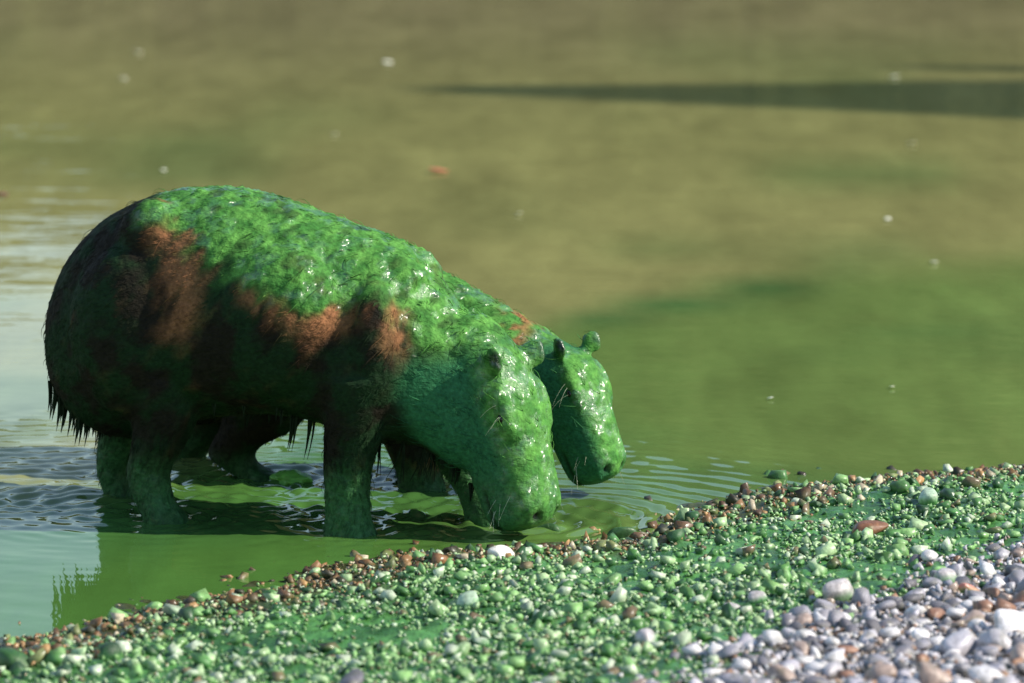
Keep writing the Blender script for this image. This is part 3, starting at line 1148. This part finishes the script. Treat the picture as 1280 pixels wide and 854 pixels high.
for i in used[:300]:
    o = bpy.data.objects.new('pebble', VARIANTS[pz_[i]][rr.integers(12)])
    COL.objects.link(o)
    o.parent = BEACH
    o.location = (px_[i], py_[i], max(zz_[i], -.008) + pr_[i] * .3)
    o.scale = (pr_[i],) * 3
    o.rotation_euler = (rr.uniform(-.4, .4), rr.uniform(-.4, .4), rr.uniform(0, 6.28))


def mass(name, X, Y, R, Zn, shapes, seed, parent, sink=.3):
    r = np.random.default_rng(seed)
    zz = beach_z(X, Y)
    vs, fs, cs, o = [], [], [], 0
    for i in range(len(X)):
        v, f = shapes[r.integers(len(shapes))]
        q = v * R[i] @ rot3(r, .6).T + np.array((X[i], Y[i], max(zz[i], -.006) + R[i] * sink))
        vs.append(q)
        fs.append(f + o)
        base = stone_colors(Zn[i], r)
        k = np.clip(.5 - .8 * v[:, 2:3], 0, 1) * (.7 if Zn[i] == 'green' else .25)
        cs.append(base * (1 - k) + lin(.06, .22, .05) * k)
        o += len(v)
    me = mesh_np(name, np.vstack(vs), np.vstack(fs), False)
    set_col(me, np.vstack(cs))
    return link(name, me, M_STONE, parent, kind='stuff')


rest = used[300:]
mass('small_pebbles', px_[rest], py_[rest], pr_[rest], pz_[rest], SHAPES1, 9, BEACH)
gx, gy, gr, gz = scatter(60000, .0025, .0060, 1.4, 15)
ICO0 = [stone_shape(500 + s_, 7, 0, .8) for s_ in range(16)]
mass('fine_gravel', gx, gy, gr, gz, ICO0, 19, BEACH, .25)

# ------------------------------------------------------------------ things afloat
M_LEAF_O = mat_plain('orange leaf', (.42, .13, .05), .5)
M_LEAF_B = mat_plain('brown leaf', (.14, .06, .03), .5)
M_FLECK = mat_plain('pale fleck', (.86, .85, .68), .5)
M_ALGAE = mat_plain('floating algae', (.14, .42, .06), .5)


def leaf(px, py, w_px, mat, label, name, cat, group=None, seed=0):
    g = ground(px, py)
    L = w_px / (F_PX / g[1])
    xs = np.linspace(0, 1, 9)
    wd = np.sin(np.pi * xs ** .8) * .34
    v, f = [], []
    for i, (x, w) in enumerate(zip(xs, wd)):
        cup = .25 * (x - .5) ** 2
        for zt in (0, .035):
            v += [((x - .5), -w, cup + .20 * w + zt), ((x - .5), 0, cup + zt), ((x - .5), w, cup + .20 * w + zt)]
    for i in range(8):
        a, b = i * 6, i * 6 + 6
        for k in (0, 1):
            f += [(a + 3 + k, b + 3 + k, b + 4 + k, a + 4 + k), (a + k, a + k + 1, b + k + 1, b + k)]
        f += [(a, b, b + 3, a + 3), (a + 2, a + 5, b + 5, b + 2)]
    me = mesh_np(name, np.array(v) * L, np.array(f))
    o = link(name, me, mat, label=label, category=cat, group=group)
    o.location = (g[0], g[1], .004)
    o.rotation_euler = (.05, .1, random.uniform(-.8, .8) + seed)
    return o


leaf(548, 216, 26, M_LEAF_O, 'orange fallen leaf floating on open water beyond the animals\' backs', 'fallen_leaf', 'leaf')
leaf(3, 246, 22, M_LEAF_B, 'brown fallen leaf floating behind the larger animal\'s rump', 'fallen_leaf', 'leaf')
for i, (qx, qy, w) in enumerate(((485, 80, 16), (173, 67, 14), (648, 269, 12), (1140, 181, 14), (1118, 98, 14), (1110, 276, 12), (155, 100, 12), (1168, 330, 14), (1115, 486, 10), (963, 500, 9), (418, 170, 10), (205, 215, 10))):
    leaf(qx, qy, w * .95, M_FLECK, 'tiny pale fleck drifting on the open green water', 'floating_fleck', 'fleck', 'pale flecks drifting on the water', i)


def poplar(x, y, h, wid, label, seed):
    """a slim columnar tree on the right-hand bank; its long shadow crosses the far water"""
    r = np.random.default_rng(seed)
    z0 = float(beach_z(np.array([x]), np.array([y]))[0])
    h -= z0
    root = bpy.data.objects.new('poplar_tree', None)
    COL.objects.link(root)
    root.location = (x, y, z0)
    root['label'], root['category'], root['group'] = label, 'tree', 'poplars on the right-hand bank'
    tv = [curve_tube([(0, 0, -.3), (.03, 0, h * .3), (0, .04, h * .65), (0, 0, h * .97)], .19, .02, 9)]
    for k in range(46):
        a, zb = r.uniform(0, 6.28), h * r.uniform(.12, .9)
        ln = wid * .55 * (1.05 - zb / h) + .25
        tv.append(curve_tube([(0, 0, zb), (math.cos(a) * ln * .5, math.sin(a) * ln * .5, zb + ln * .8), (math.cos(a) * ln * .7, math.sin(a) * ln * .7, zb + ln * 1.9)], .035, .006, 5))
    v, f = merge(tv)
    link('trunk', mesh_np('trunk', v, f), mat_plain('poplar bark', (.16, .13, .09), .85), root)
    n = 30000
    t = r.random(n) ** .85
    prof = wid * .5 * np.interp(t, (0, .15, .45, .75, 1), (.5, .95, 1.0, .62, .06))
    a = r.uniform(0, 6.28, n)
    rr_ = prof * np.sqrt(r.random(n)) * (.8 + .4 * vnoise(np.stack([np.cos(a) * 2, np.sin(a) * 2, t * h], 1), 1.2))
    c = np.stack([np.cos(a) * rr_, np.sin(a) * rr_, h * (.08 + .92 * t)], 1)
    d1 = r.normal(size=(n, 3))
    d1 /= np.linalg.norm(d1, axis=1)[:, None]
    d2 = np.cross(d1, r.normal(size=(n, 3)))
    d2 /= np.linalg.norm(d2, axis=1)[:, None]
    sz = r.uniform(.05, .085, n)[:, None]
    v = np.stack([c - d1 * sz, c + d2 * sz * .7, c + d1 * sz, c - d2 * sz * .7], 1).reshape(-1, 3)
    f = np.arange(n * 4).reshape(-1, 4)
    link('crown', mesh_np('crown', v, f, False), M_POPLAR, root)


M_POPLAR = mat_plain('poplar leaves', (.06, .10, .025), .55)


def cast_from(px, py, tx):
    """where a tree top at x = tx must stand (y, height) for its shadow tip to fall on pixel px, py"""
    g = ground(px, py)
    k = (tx - g[0]) / SUN.x
    return g[1] + SUN.y * k, SUN.z * k


for qx, qy, tx, wd, lab in ((575, 112, 16.5, 3.4, 'tall slim poplar on the right-hand bank'), (1150, 84, 17.5, 1.0, 'shorter slim poplar behind the tall one on the right-hand bank')):
    ty, th = cast_from(qx, qy, tx)
    poplar(tx, ty, th, wd, lab, int(tx * 10))


def algae_clump(px, py, w_px, label, seed):
    g = ground(px, py)
    L = w_px / (F_PX / g[1])
    v, f = ico(4)
    v = v * (1 + .9 * (fbm(v, 1.8, seed, 3) - .5)[:, None])
    v = v * np.array((L / 2, L / 2 * .8, .016))
    v[:, 2] += .5 * .016 * (fbm(v, 90, seed, 2) - .5)
    o = link('algae_clump', mesh_np('algae_clump', v, f), M_ALGAE, label=label, category='algae')
    o.location = (g[0], g[1], .002)


algae_clump(366, 601, 52, 'bright green clump of algae floating at the half-hidden animal\'s hind foot', 3)
